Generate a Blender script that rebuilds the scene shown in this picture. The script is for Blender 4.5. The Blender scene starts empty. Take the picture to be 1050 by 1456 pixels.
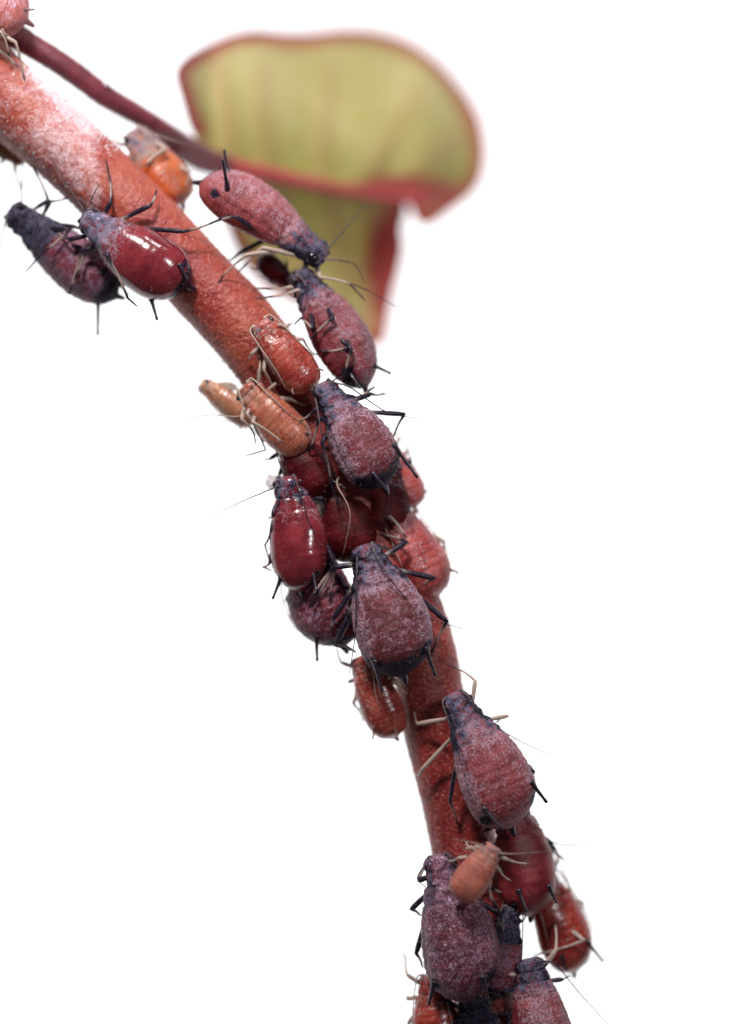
import bpy, math, random
import numpy as np
from mathutils import Vector
from mathutils.geometry import delaunay_2d_cdt

# ------------------------------------------------------------------ camera, light, exposure
scn = bpy.context.scene
COL = scn.collection
CAM_D = 40.0            # camera stands 40 units in front of the stem; 1 unit = 100 px of the photograph at the stem
cam = bpy.data.cameras.new("camera")
camo = bpy.data.objects.new("camera", cam); COL.objects.link(camo)
camo.location = (0, -CAM_D, 0); camo.rotation_euler = (math.radians(90), 0, 0)
cam.sensor_fit = 'VERTICAL'; cam.sensor_height = 36.0; cam.sensor_width = 36.0
cam.lens = 36.0 * CAM_D / 14.56
cam.clip_start = 0.5; cam.clip_end = 500
cam.dof.use_dof = True
cam.dof.focus_distance = CAM_D - 0.95
cam.dof.aperture_fstop = 0.041
scn.camera = camo

w = bpy.data.worlds.new("World"); scn.world = w; w.use_nodes = True
wb = w.node_tree.nodes["Background"]
wb.inputs[0].default_value = (0.93, 0.95, 1.0, 1); wb.inputs[1].default_value = 0.07

def lamp(name, loc, target, size, power, col=(1, 1, 1)):
    l = bpy.data.lights.new(name, 'AREA'); l.shape = 'DISK'; l.size = size; l.energy = power; l.color = col
    o = bpy.data.objects.new(name, l); COL.objects.link(o); o.location = loc
    o.rotation_euler = (Vector(target) - Vector(loc)).to_track_quat('-Z', 'Y').to_euler()
    return o
lamp("left_lamp", (-6, -18, 21), (0, 0, 0), 4.0, 8600, (1.0, 0.97, 0.95))
lamp("right_lamp", (13, -24, 6), (0, 0, -1), 2.8, 1900, (0.96, 0.97, 1.0))
lamp("top_lamp", (3, -10, 25), (0, 0, -1), 5.0, 1500, (0.95, 0.97, 1.0))

scn.view_settings.view_transform = 'Standard'
scn.view_settings.look = 'None'
scn.view_settings.exposure = 0.10
scn.view_settings.gamma = 1.0

# ------------------------------------------------------------------ helpers
rng = np.random.default_rng(7)
R = random.Random(11)

def P(px, py, d):
    """point of the place: photograph pixel at the stem's plane, d units behind it"""
    s = 0.01 * (CAM_D + d) / CAM_D
    return np.array([(px - 525.0) * s, d, (728.0 - py) * s])

def nrm(v):
    v = np.asarray(v, float); n = np.linalg.norm(v)
    return v / n if n > 1e-9 else v

def mesh_obj(name, verts, faces, mat, parent=None, origin=None, attrs=None, smooth=True):
    v = np.asarray(verts, float)
    if origin is not None: v = v - origin
    fl = [list(map(int, f)) for f in faces]
    q0 = v - v.mean(0); tri = np.array([(f[0], f[k], f[k + 1]) for f in fl for k in range(1, len(f) - 1)])
    if np.einsum('ij,ij->', q0[tri[:, 0]], np.cross(q0[tri[:, 1]], q0[tri[:, 2]])) < 0: fl = [f[::-1] for f in fl]   # faces look outwards
    me = bpy.data.meshes.new(name)
    me.from_pydata(v.tolist(), [], fl); me.update()
    if smooth: me.polygons.foreach_set("use_smooth", np.ones(len(me.polygons), bool))
    for k, a in (attrs or {}).items():
        a = np.asarray(a, np.float32)
        if a.ndim == 1:
            at = me.attributes.new(k, 'FLOAT', 'POINT'); at.data.foreach_set("value", a)
        else:
            c = np.ones((len(v), 4), np.float32); c[:, :a.shape[1]] = a
            at = me.attributes.new(k, 'FLOAT_COLOR', 'POINT'); at.data.foreach_set("color", c.ravel())
    if mat: me.materials.append(mat)
    o = bpy.data.objects.new(name, me); COL.objects.link(o)
    if parent is not None:
        o.parent = parent
    elif origin is not None:
        o.location = origin
    return o

def tag(o, label=None, cat=None, group=None, kind=None):
    for k, x in (("label", label), ("category", cat), ("group", group), ("kind", kind)):
        if x: o[k] = x
    return o

def empty(name, loc):
    o = bpy.data.objects.new(name, None); COL.objects.link(o); o.location = loc
    o.empty_display_size = 0.1
    return o

def spline(pts, n):
    """centripetal-like smooth curve through points, n samples; returns points and parameter of control index"""
    pts = [np.asarray(p, float) for p in pts]
    if len(pts) == 2:
        u = np.linspace(0, 1, n)
        return np.array([pts[0] * (1 - a) + pts[1] * a for a in u]), u
    q = [2 * pts[0] - pts[1]] + pts + [2 * pts[-1] - pts[-2]]
    out, uu = [], []
    m = len(pts) - 1
    for i in range(n):
        x = i / (n - 1) * m; k = min(int(x), m - 1); f = x - k
        a, b, c, d = q[k:k + 4]
        out.append(0.5 * ((2 * b) + (c - a) * f + (2 * a - 5 * b + 4 * c - d) * f * f + (3 * b - a - 3 * c + d) * f ** 3))
        uu.append(x)
    return np.array(out), np.array(uu)

def tube(pts, rad, ns=8, cap=True):
    """tube along points; returns verts, faces, index of ring per vert"""
    pts = np.asarray(pts, float); n = len(pts)
    tg = np.gradient(pts, axis=0); tg = np.array([nrm(t) for t in tg])
    up = np.array([0, -1.0, 0.13]); vs, ring = [], []
    nv = nrm(np.cross(tg[0], nrm(up)))
    if np.linalg.norm(nv) < 0.5: nv = nrm(np.cross(tg[0], [1, 0, 0]))
    for i in range(n):
        nv = nrm(nv - tg[i] * np.dot(nv, tg[i])); b = np.cross(tg[i], nv)
        for k in range(ns):
            a = 2 * math.pi * k / ns
            vs.append(pts[i] + rad[i] * (math.cos(a) * nv + math.sin(a) * b)); ring.append(i)
    fs = [(i * ns + k, i * ns + (k + 1) % ns, (i + 1) * ns + (k + 1) % ns, (i + 1) * ns + k) for i in range(n - 1) for k in range(ns)]
    if cap:
        vs.append(pts[0] - tg[0] * rad[0] * 0.4); ring.append(0); c0 = len(vs) - 1
        vs.append(pts[-1] + tg[-1] * rad[-1] * 0.4); ring.append(n - 1); c1 = len(vs) - 1
        fs += [(c0, (k + 1) % ns, k) for k in range(ns)]
        fs += [(c1, (n - 1) * ns + k, (n - 1) * ns + (k + 1) % ns) for k in range(ns)]
    return np.array(vs), fs, np.array(ring)

def ellipsoid(c, ax, nu=14, nv=10):
    """ellipsoid with three axis vectors"""
    vs, fs = [], []
    for i in range(nv + 1):
        th = math.pi * i / nv
        for k in range(nu):
            ph = 2 * math.pi * k / nu
            vs.append(c + math.cos(th) * ax[0] + math.sin(th) * (math.cos(ph) * ax[1] + math.sin(ph) * ax[2]))
    for i in range(nv):
        for k in range(nu):
            fs.append((i * nu + k, i * nu + (k + 1) % nu, (i + 1) * nu + (k + 1) % nu, (i + 1) * nu + k))
    return np.array(vs), fs

def sstep(a, b, x):
    t = np.clip((x - a) / (b - a), 0, 1); return t * t * (3 - 2 * t)

# ------------------------------------------------------------------ materials
class NT:
    def __init__(s, name):
        s.m = bpy.data.materials.new(name); s.m.use_nodes = True
        s.n = s.m.node_tree.nodes; s.l = s.m.node_tree.links
        s.b = s.n["Principled BSDF"]; s.out = s.n["Material Output"]
    def new(s, t): return s.n.new(t)
    def link(s, a, b): s.l.new(a, b)
    def coords(s, rand=True):
        tc = s.new("ShaderNodeTexCoord")
        if not rand: return tc.outputs["Object"]
        oi = s.new("ShaderNodeObjectInfo"); mu = s.math('MULTIPLY', oi.outputs["Random"], 37.0)
        ad = s.new("ShaderNodeVectorMath"); ad.operation = 'ADD'
        s.link(tc.outputs["Object"], ad.inputs[0]); s.link(mu, ad.inputs[1]); return ad.outputs[0]
    def noise(s, co, scale, detail=2.0, rough=0.5):
        n = s.new("ShaderNodeTexNoise"); n.inputs["Scale"].default_value = scale
        n.inputs["Detail"].default_value = detail; n.inputs["Roughness"].default_value = rough
        s.link(co, n.inputs["Vector"]); return n.outputs["Fac"]
    def voro(s, co, scale):
        n = s.new("ShaderNodeTexVoronoi"); n.inputs["Scale"].default_value = scale
        s.link(co, n.inputs["Vector"]); return n.outputs["Distance"]
    def math(s, op, a, b=None, clamp=False):
        n = s.new("ShaderNodeMath"); n.operation = op; n.use_clamp = clamp
        for i, x in enumerate((a, b)):
            if x is None: continue
            if isinstance(x, (int, float)): n.inputs[i].default_value = x
            else: s.link(x, n.inputs[i])
        return n.outputs[0]
    def ramp(s, x, a, b, lo=0.0, hi=1.0):
        n = s.new("ShaderNodeMapRange"); n.interpolation_type = 'SMOOTHSTEP'
        s.link(x, n.inputs["Value"])
        n.inputs["From Min"].default_value = a; n.inputs["From Max"].default_value = b
        n.inputs["To Min"].default_value = lo; n.inputs["To Max"].default_value = hi
        return n.outputs["Result"]
    def mix(s, f, a, b):
        n = s.new("ShaderNodeMix"); n.data_type = 'RGBA'
        if isinstance(f, (int, float)): n.inputs[0].default_value = f
        else: s.link(f, n.inputs[0])
        for i, x in ((6, a), (7, b)):
            if isinstance(x, tuple): n.inputs[i].default_value = (*x, 1)
            else: s.link(x, n.inputs[i])
        return n.outputs[2]
    def attr(s, name):
        n = s.new("ShaderNodeAttribute"); n.attribute_name = name; return n
    def sep(s, col):
        n = s.new("ShaderNodeSeparateColor"); s.link(col, n.inputs[0]); return n.outputs
    def bump(s, h, strength, dist):
        n = s.new("ShaderNodeBump"); n.inputs["Strength"].default_value = strength
        n.inputs["Distance"].default_value = dist; s.link(h, n.inputs["Height"])
        s.link(n.outputs[0], s.b.inputs["Normal"])
    def sss(s, wgt, rad, scale):
        s.b.inputs["Subsurface Weight"].default_value = wgt
        s.b.inputs["Subsurface Radius"].default_value = rad
        s.b.inputs["Subsurface Scale"].default_value = scale

DARK = (0.016, 0.009, 0.020)

def body_mat(name, c1, c2, waxcol=(0.36, 0.29, 0.37), rough=0.4, sss=0.15, speck=1.0, bump=0.25, coat=0.0, waxgain=1.0, line=0.55, spots=0.0, spec=0.45):
    t = NT(name); co = t.coords()
    sp = t.sep(t.attr("mask").outputs["Color"])
    wax, dark, lin = sp[0], sp[1], sp[2]
    n1 = t.noise(co, 3.5, 3); n2 = t.noise(co, 11, 4, 0.65); n3 = t.noise(co, 33, 3, 0.6); n4 = t.noise(co, 60, 2, 0.6)
    base = t.mix(t.ramp(n1, 0.35, 0.66), c1, c2)
    base = t.mix(t.math('MULTIPLY', t.ramp(n3, 0.55, 0.75), 0.35), base, tuple(min(1, x * 1.7 + 0.03) for x in c2))
    base = t.mix(t.math('MULTIPLY', lin, line), base, tuple(x * 0.42 for x in c1))
    dk = t.math('ADD', dark, t.math('MULTIPLY', t.math('SUBTRACT', n2, 0.5), 1.4))
    dk = t.ramp(dk, 0.38, 0.62)
    dk = t.math('MULTIPLY', dk, t.ramp(dark, 0.02, 0.15))
    base = t.mix(dk, base, DARK)
    s = t.math('ADD', t.math('MULTIPLY', t.math('SUBTRACT', n2, 0.5), 1.0 * speck), t.math('MULTIPLY', t.math('SUBTRACT', n3, 0.5), 2.6 * speck))
    s = t.math('ADD', s, t.math('MULTIPLY', t.math('SUBTRACT', n4, 0.5), 1.5 * speck))
    wf = t.math('ADD', t.math('SUBTRACT', t.math('MULTIPLY', wax, 1.25), 0.1), s)
    wf = t.math('ADD', wf, t.math('MULTIPLY', t.math('SUBTRACT', t.noise(co, 5.5, 2), 0.5), 1.3))
    wf = t.math('MULTIPLY', t.ramp(wf, 0.1, 0.95), 0.92 * waxgain)
    wf = t.math('MULTIPLY', wf, t.ramp(wax, 0.0, 0.12))
    wcol = t.mix(t.ramp(dark, 0.15, 0.6), waxcol, (0.16, 0.155, 0.235))
    wf = t.math('MULTIPLY', wf, t.ramp(dark, 0.55, 0.95, 1.0, 0.22))
    base = t.mix(wf, base, wcol)
    if spots:
        v = t.voro(co, 21); sf_ = t.math('MULTIPLY', t.ramp(v, 0.36, 0.16), t.ramp(n2, 0.44, 0.60))
        base = t.mix(t.math('MULTIPLY', t.math('MULTIPLY', sf_, t.math('MULTIPLY', t.ramp(dark, .35, .8, 1.0, .1), t.ramp(wax, .05, .42))), spots), base, tuple(min(.85, x * 1.55) for x in waxcol))
    t.link(base, t.b.inputs["Base Color"])
    t.link(t.ramp(wf, 0.0, 0.6, rough, 0.75), t.b.inputs["Roughness"])
    t.b.inputs["Coat Weight"].default_value = coat; t.b.inputs["Coat Roughness"].default_value = 0.08
    t.link(t.math("MULTIPLY", t.ramp(wf, 0.0, 0.5, spec, spec * .3), t.ramp(dark, .3, .8, 1.0, .12)), t.b.inputs["Specular IOR Level"])
    h = t.math('ADD', t.math('MULTIPLY', n3, 0.7), t.math('MULTIPLY', n4, 0.5)); t.bump(h, bump, 0.03)
    t.sss(sss, (1.0, 0.22, 0.14), 0.16)
    return t.m

M = {}
WX = (0.43, 0.295, 0.37)
M['waxy'] = body_mat("body_waxy_maroon", (0.095, 0.007, 0.012), (0.165, 0.016, 0.024), WX, rough=0.42, speck=1.5, sss=0.05, waxgain=.8, bump=.8, line=.4, spots=.35)
M['waxy_rose'] = body_mat("body_waxy_rose", (0.15, 0.012, 0.018), (0.25, 0.035, 0.043), (0.43, 0.28, 0.34), rough=0.42, speck=1.6, sss=0.06, waxgain=.75, bump=.8, line=.3, spots=.4)
M['mottled'] = body_mat("body_mottled_purple", (0.075, 0.006, 0.014), (0.14, 0.015, 0.030), waxcol=(0.50, 0.33, 0.46), rough=0.3, speck=2.0, bump=1.0, sss=0.04, spots=.95, waxgain=.5)
M['pink'] = body_mat("body_dusty_pink", (0.175, 0.020, 0.025), (0.30, 0.052, 0.054), waxcol=(0.42, 0.29, 0.35), rough=0.40, speck=1.4, sss=0.08, bump=.7, waxgain=.75, line=.3, spots=.3)
M['pinkdark'] = body_mat("body_dusty_wine", (0.13, 0.012, 0.017), (0.24, 0.035, 0.042), waxcol=(0.40, 0.28, 0.35), rough=0.40, speck=1.5, sss=0.08, bump=.7, waxgain=.75, line=.3, spots=.3)
M['glossy'] = body_mat("body_glossy_wine", (0.125, 0.010, 0.016), (0.22, 0.026, 0.034), waxcol=(0.30, 0.22, 0.27), rough=0.2, speck=1.0, bump=0.05, coat=0.3, sss=0.12, line=.5)
M['dark'] = body_mat("body_dark_plum", (0.085, 0.008, 0.015), (0.21, 0.028, 0.040), waxcol=(0.30, 0.20, 0.29), rough=0.35, speck=1.8, bump=0.5, sss=0.04, waxgain=.8)
M['crimson'] = body_mat("body_shaded_crimson", (0.042, 0.002, 0.004), (0.10, 0.007, 0.010), rough=0.42, speck=0.9, bump=0.3, sss=0.1, line=.4, spec=.12)  # crimson skin, darkened to put the shade of the crowded pile into its colour
M['wine'] = body_mat("body_wine", (0.12, 0.009, 0.014), (0.22, 0.026, 0.032), waxcol=(0.40, 0.26, 0.30), rough=0.36, speck=1.0, bump=0.3, sss=0.12, line=.4, spec=.35, spots=.4)
M['dusky'] = body_mat("body_dusky_plum", (0.10, 0.011, 0.020), (0.18, 0.030, 0.042), waxcol=(0.34, 0.22, 0.30), rough=0.4, speck=1.1, bump=0.3, sss=0.08, line=.4, spec=.35)
M['red'] = body_mat("body_clear_red", (0.22, 0.013, 0.010), (0.37, 0.050, 0.032), waxcol=(0.42, 0.25, 0.22), rough=0.24, speck=1.0, bump=0.15, coat=0.2, sss=0.3, line=.5)
M['softred'] = body_mat("body_soft_red", (0.25, 0.028, 0.022), (0.40, 0.080, 0.055), waxcol=(0.42, 0.27, 0.23), rough=0.24, speck=1.0, bump=0.15, coat=0.2, sss=0.4, line=.5)
M['rosy'] = body_mat("body_rosy", (0.27, 0.026, 0.024), (0.42, 0.085, 0.075), waxcol=(0.48, 0.31, 0.36), rough=0.32, speck=1.2, bump=0.25, sss=0.2, coat=.15, line=.4)
M['orange'] = body_mat("body_amber", (0.30, 0.068, 0.042), (0.43, 0.145, 0.088), waxcol=(0.40, 0.27, 0.21), rough=0.26, speck=1.1, bump=0.15, coat=0.2, sss=0.35, line=0.4)
M['amber'] = body_mat("body_grey_and_amber", (0.40, 0.060, 0.010), (0.56, 0.13, 0.025), waxcol=(0.27, 0.22, 0.21), rough=0.3, speck=1.2, bump=0.2, sss=0.35, line=0.3)
M['salmon'] = body_mat("body_salmon", (0.30, 0.060, 0.042), (0.45, 0.13, 0.085), waxcol=(0.34, 0.22, 0.19), rough=0.5, speck=1.3, bump=0.5, sss=0.1, line=0.35)
M['peach'] = body_mat("body_peach", (0.44, 0.17, 0.095), (0.56, 0.29, 0.18), waxcol=(0.5, 0.36, 0.28), rough=0.26, speck=1.1, bump=0.15, coat=0.2, sss=0.4, line=0.3)
M['olive'] = body_mat("body_olive", (0.22, 0.10, 0.03), (0.36, 0.20, 0.07), waxcol=(0.4, 0.33, 0.25), rough=0.4, sss=0.2)
M['black'] = body_mat("body_glossy_black", (0.02, 0.008, 0.016), (0.06, 0.012, 0.02), waxcol=(0.2, 0.2, 0.3), rough=0.16, speck=1.2, bump=0.9, sss=0.0, waxgain=.35)
M['lilac'] = body_mat("body_lilac_pink", (0.36, 0.075, 0.06), (0.50, 0.16, 0.15), waxcol=(0.58, 0.40, 0.52), rough=0.5, speck=1.1, sss=0.15)

def limb_mat(name, pale, dark, rough=0.35):
    t = NT(name); co = t.coords()
    a = t.attr("band").outputs["Fac"]; n = t.noise(co, 22, 3)
    f = t.ramp(t.math('ADD', a, t.math('MULTIPLY', t.math('SUBTRACT', n, 0.5), 0.35)), 0.15, 0.85)
    col = t.mix(f, pale, dark)
    dust = t.math('MULTIPLY', t.ramp(t.noise(co, 30, 3), 0.52, 0.72), 0.26)
    col = t.mix(dust, col, (0.22, 0.18, 0.26))
    t.link(col, t.b.inputs["Base Color"]); t.b.inputs["Roughness"].default_value = rough
    t.b.inputs["Specular IOR Level"].default_value = 0.22
    t.sss(0.15, (1, 0.5, 0.3), 0.05)
    return t.m
M['limb'] = limb_mat("limb_dark_banded", (0.42, 0.31, 0.27), DARK)
M['limb_pale'] = limb_mat("limb_straw", (0.40, 0.30, 0.25), (0.06, 0.035, 0.040))
t = NT("horn_black"); t.b.inputs["Base Color"].default_value = (*DARK, 1); t.b.inputs["Roughness"].default_value = 0.3; M['horn'] = t.m
t = NT("horn_brown"); t.b.inputs["Base Color"].default_value = (0.20, 0.10, 0.09, 1); t.b.inputs["Roughness"].default_value = 0.35; M['horn_pale'] = t.m
t = NT("seta_brown"); t.b.inputs["Base Color"].default_value = (0.16, 0.11, 0.12, 1); t.b.inputs["Roughness"].default_value = 0.4; M['seta'] = t.m
t = NT("eye_black"); co = t.coords(); v = t.voro(co, 60)
t.link(t.mix(t.ramp(v, 0.0, 0.6), (0.02, 0.008, 0.02), (0.006, 0.004, 0.008)), t.b.inputs["Base Color"])
t.b.inputs["Roughness"].default_value = 0.15; t.bump(v, 0.3, 0.01); M['eye'] = t.m

# stem skin
t = NT("stem_skin"); co = t.coords(False)
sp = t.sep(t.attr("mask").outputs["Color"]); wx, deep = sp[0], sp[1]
n1 = t.noise(co, 1.6, 4, 0.6); n2 = t.noise(co, 9, 4, 0.6); n3 = t.noise(co, 45, 3, 0.6); v = t.voro(co, 26)
base = t.mix(t.ramp(n1, 0.36, 0.62), (0.27, 0.026, 0.022), (0.37, 0.074, 0.040))
base = t.mix(t.math('MULTIPLY', t.ramp(n2, 0.4, 0.7), 0.5), base, (0.21, 0.014, 0.021))
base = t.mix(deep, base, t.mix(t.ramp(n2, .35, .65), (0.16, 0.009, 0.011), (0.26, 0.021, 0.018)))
spk = t.math('MULTIPLY', t.ramp(v, 0.36, 0.16), t.ramp(n2, 0.36, 0.60))
base = t.mix(t.math('MULTIPLY', spk, 0.62), base, (0.66, 0.32, 0.26))
wf = t.math('ADD', t.math('MULTIPLY', wx, 1.5), t.math('MULTIPLY', t.math('ADD', t.math('SUBTRACT', n3, 0.5), t.math('SUBTRACT', n2, 0.5)), 1.6))
wf = t.math('MULTIPLY', t.ramp(wf, 0.25, 1.25), t.ramp(wx, 0.0, 0.2))
base = t.mix(t.math('MULTIPLY', wf, 0.68), base, (0.80, 0.62, 0.66))
t.link(base, t.b.inputs["Base Color"])
t.link(t.ramp(wf, 0, 0.7, 0.42, 0.8), t.b.inputs["Roughness"])
t.bump(t.math('ADD', n3, t.ramp(v, 0.4, 0.0)), 0.4, 0.02); t.sss(0.18, (1, 0.25, 0.15), 0.15)
t.b.inputs['Sheen Weight'].default_value = .08; t.b.inputs['Sheen Tint'].default_value = (1, .5, .5, 1)
M['stem'] = t.m
t = NT("petiole_skin"); co = t.coords(False)
base = t.mix(t.ramp(t.noise(co, 4, 4), 0.35, 0.65), (0.085, 0.007, 0.018), (0.16, 0.015, 0.027))
base = t.mix(t.ramp(t.noise(co, 40, 3), 0.5, 0.8, 0.0, 0.5), base, (0.36, 0.11, 0.14))
t.link(base, t.b.inputs["Base Color"]); t.b.inputs["Roughness"].default_value = 0.5
t.bump(t.noise(co, 40, 3), 0.5, 0.02); t.sss(0.1, (1, .3, .2), 0.08); t.b.inputs['Sheen Weight'].default_value = .15; t.b.inputs['Sheen Tint'].default_value = (1, .4, .5, 1); M['petiole'] = t.m
t = NT("white_wax"); t.b.inputs["Base Color"].default_value = (0.85, 0.78, 0.84, 1); t.b.inputs["Roughness"].default_value = 0.6
t.sss(0.3, (1, 1, 1), 0.05); M['wax'] = t.m
t = NT("papilla_skin"); t.b.inputs["Base Color"].default_value = (0.56, 0.17, 0.12, 1); t.b.inputs["Roughness"].default_value = 0.22
t.sss(0.3, (1, .3, .2), 0.03); M['papilla'] = t.m

# leaf
t = NT("leaf_skin"); co = t.coords(False)
sp = t.sep(t.attr("mask").outputs["Color"]); edge, redp, vein = sp[0], sp[1], sp[2]
n1 = t.noise(co, 0.9, 3); n2 = t.noise(co, 3.0, 4); n3 = t.noise(co, 12, 4)
base = t.mix(t.math('MULTIPLY', t.attr('green').outputs['Fac'], t.ramp(n2, .3, .6, .5, 1.0)), (0.66, 0.61, 0.32), (0.40, 0.39, 0.10))
base = t.mix(t.math('MULTIPLY', t.ramp(n1, .4, .6), .4), base, (0.52, 0.47, 0.16))
base = t.mix(t.math('MULTIPLY', t.ramp(n2, 0.45, 0.7), 0.25), base, (0.76, 0.66, 0.42))
base = t.mix(t.math('MULTIPLY', t.ramp(n3, 0.4, 0.8), 0.1), base, (0.42, 0.20, 0.10))
base = t.mix(t.math('MULTIPLY', vein, 0.30), base, (0.58, 0.32, 0.18))
rf = t.math('ADD', redp, t.math('MULTIPLY', t.math('SUBTRACT', n2, 0.5), 0.5))
base = t.mix(t.math('MULTIPLY', t.ramp(rf, 0.3, 0.9), t.ramp(redp, 0.0, 0.2)), base, (0.44, 0.105, 0.10))
ef = t.math('ADD', edge, t.math('MULTIPLY', t.math('SUBTRACT', n2, 0.5), 0.5))
base = t.mix(t.math('MULTIPLY', t.ramp(ef, 0.25, 0.85), t.ramp(edge, 0, 0.15)), base, (0.50, 0.125, 0.105))
t.link(base, t.b.inputs["Base Color"]); t.b.inputs["Roughness"].default_value = 0.5
t.bump(n3, 0.3, 0.05)
tr = t.new("ShaderNodeBsdfTranslucent"); t.link(base, tr.inputs[0])
mx = t.new("ShaderNodeMixShader"); mx.inputs[0].default_value = 0.56
t.link(t.b.outputs[0], mx.inputs[1]); t.link(tr.outputs[0], mx.inputs[2]); t.link(mx.outputs[0], t.out.inputs[0])
M['leaf'] = t.m
t = NT("leaf_rib"); co = t.coords(False)
t.link(t.mix(t.noise(co, 3, 3), (0.30, 0.03, 0.04), (0.48, 0.085, 0.08)), t.b.inputs["Base Color"]); t.b.inputs["Roughness"].default_value = 0.5; M['rib'] = t.m
t = NT("leaf_vein"); co = t.coords(False)
t.link(t.mix(t.noise(co, 3, 3), (0.62, 0.46, 0.20), (0.66, 0.52, 0.26)), t.b.inputs["Base Color"]); t.b.inputs["Roughness"].default_value = 0.5; M['vein'] = t.m

# white back-lit panel behind the plant
t = NT("lit_panel"); t.b.inputs["Base Color"].default_value = (0.8, 0.8, 0.8, 1)
t.b.inputs["Emission Color"].default_value = (0.975, 0.98, 1.0, 1); t.b.inputs["Emission Strength"].default_value = 1.15
M['panel'] = t.m
t = NT("shed_skin"); t.b.inputs["Base Color"].default_value = (0.62, 0.50, 0.48, 1); t.b.inputs["Roughness"].default_value = 0.25
tr = t.new("ShaderNodeBsdfTransparent"); mx = t.new("ShaderNodeMixShader"); mx.inputs[0].default_value = 0.5
t.link(t.b.outputs[0], mx.inputs[1]); t.link(tr.outputs[0], mx.inputs[2]); t.link(mx.outputs[0], t.out.inputs[0]); M['skin'] = t.m

# ------------------------------------------------------------------ backdrop
S = 130.0; y0 = 34.0; pv = []; pf = []; th = 0.6
for yy in (y0, y0 + th):
    for (x, z) in ((-S, -S), (S, -S), (S, S), (-S, S)): pv.append((x, yy, z))
pf = [(0, 1, 2, 3), (7, 6, 5, 4), (0, 4, 5, 1), (1, 5, 6, 2), (2, 6, 7, 3), (3, 7, 4, 0)]
tag(mesh_obj("backdrop", pv, pf, M['panel'], smooth=False), label="plain white back-lit backdrop far behind the stem", kind="structure")

# ------------------------------------------------------------------ plant: stem, wax, leaf
plant = empty("plant", P(700, 1530, 0))
tag(plant, "red rough stem crossing the picture with one folded green leaf on a dark red stalk", "plant")
PO = np.array(plant.location)
STEM = [(-110, 30), (-50, 82), (0, 130), (48, 172), (95, 212), (175, 288), (235, 348), (288, 405), (333, 452), (366, 492), (396, 537), (428, 595), (463, 655), (500, 715),
        (540, 780), (575, 850), (600, 920), (612, 985), (622, 1040), (645, 1130), (662, 1210), (678, 1300), (690, 1400), (700, 1540)]
STEM_R = [.56, .55, .54, .53, .525, .52, .51, .51, .52, .51, .48, .47, .47, .47, .475, .475, .47, .47, .475, .47, .475, .47, .48, .49]
NA, NR = 150, 900
cp, cu = spline([P(x, y, 0.0) for x, y in STEM], NR)
cr = np.interp(cu, range(len(STEM_R)), STEM_R)
tg = np.gradient(cp, axis=0); tg /= np.linalg.norm(tg, axis=1)[:, None]
ey = np.array([0, -1.0, 0])                      # towards the viewer
side = np.cross(tg, ey); side /= np.linalg.norm(side, axis=1)[:, None]
ang = np.linspace(0, 2 * math.pi, NA, endpoint=False)
low = np.zeros((NR, NA))
for k in range(14):                              # broad unevenness
    fa, fr, ph = R.randint(1, 5), R.uniform(2, 60), R.uniform(0, 6.28)
    low += R.uniform(.3, 1) * np.sin(fa * ang[None, :] + fr * np.linspace(0, 6.28, NR)[:, None] + ph)
grain = rng.normal(0, 1, (NR, NA)); grain = grain * .6 + .2 * (np.roll(grain, 1, 0) + np.roll(grain, 1, 1))
grain2 = np.kron(rng.normal(0, 1, (NR // 3, NA // 3)), np.ones((3, 3)))
grain2 = (grain2 + np.roll(grain2, 1, 0) + np.roll(grain2, 1, 1) + np.roll(grain2, -1, 0)) / 4
rad = cr[:, None] * (1 + 0.0014 * low) + 0.0045 * grain + 0.0025 * grain2
sv = cp[:, None, :] + rad[:, :, None] * (np.cos(ang)[None, :, None] * ey[None, None, :] + np.sin(ang)[None, :, None] * side[:, None, :])
sv = sv.reshape(-1, 3)
ii, kk = np.meshgrid(np.arange(NR - 1), np.arange(NA), indexing='ij')
sf = np.stack([ii * NA + kk, (ii + 1) * NA + kk, (ii + 1) * NA + (kk + 1) % NA, ii * NA + (kk + 1) % NA], -1).reshape(-1, 4)
U = np.repeat(cu, NA); A = np.tile(ang, NR)
sA = np.sin(A); up_side = sA if side[5][2] > 0 else -sA        # +1 on the stem's upper right edge
cut = 4.75 - 0.55 * up_side
waxm = sstep(1.3, 2.7, U) * (1 - sstep(cut - .25, cut + .12, U))
waxm = waxm * (0.30 + 0.22 * sstep(2.9, 3.6, U) * sstep(-.9, -.2, up_side) + 0.55 * sstep(0.5, 0.98, up_side))
waxm = np.maximum(waxm, 0.45 * sstep(.35, .95, -up_side) * sstep(1.0, 2.0, U) * (1 - sstep(4.0, 4.5, U)))
deep_shade = np.clip(sstep(8.6, 11.5, U) * 0.8 + .2 * sstep(18, 20.5, U), 0, 1)  # maroon of the lower stem; further darkening near the foot paints in shade
stem = mesh_obj("stem", sv, sf, M['stem'], plant, PO, {"mask": np.stack([waxm, deep_shade, 0 * waxm], -1)})

def stem_pt(u, a, off=0.0):
    c = np.array([np.interp(u, cu, cp[:, j]) for j in range(3)]); r = np.interp(u, cu, cr) + off
    s = nrm([np.interp(u, cu, side[:, j]) for j in range(3)])
    n = math.cos(a) * ey + math.sin(a) * s
    return c + r * n, n

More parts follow.
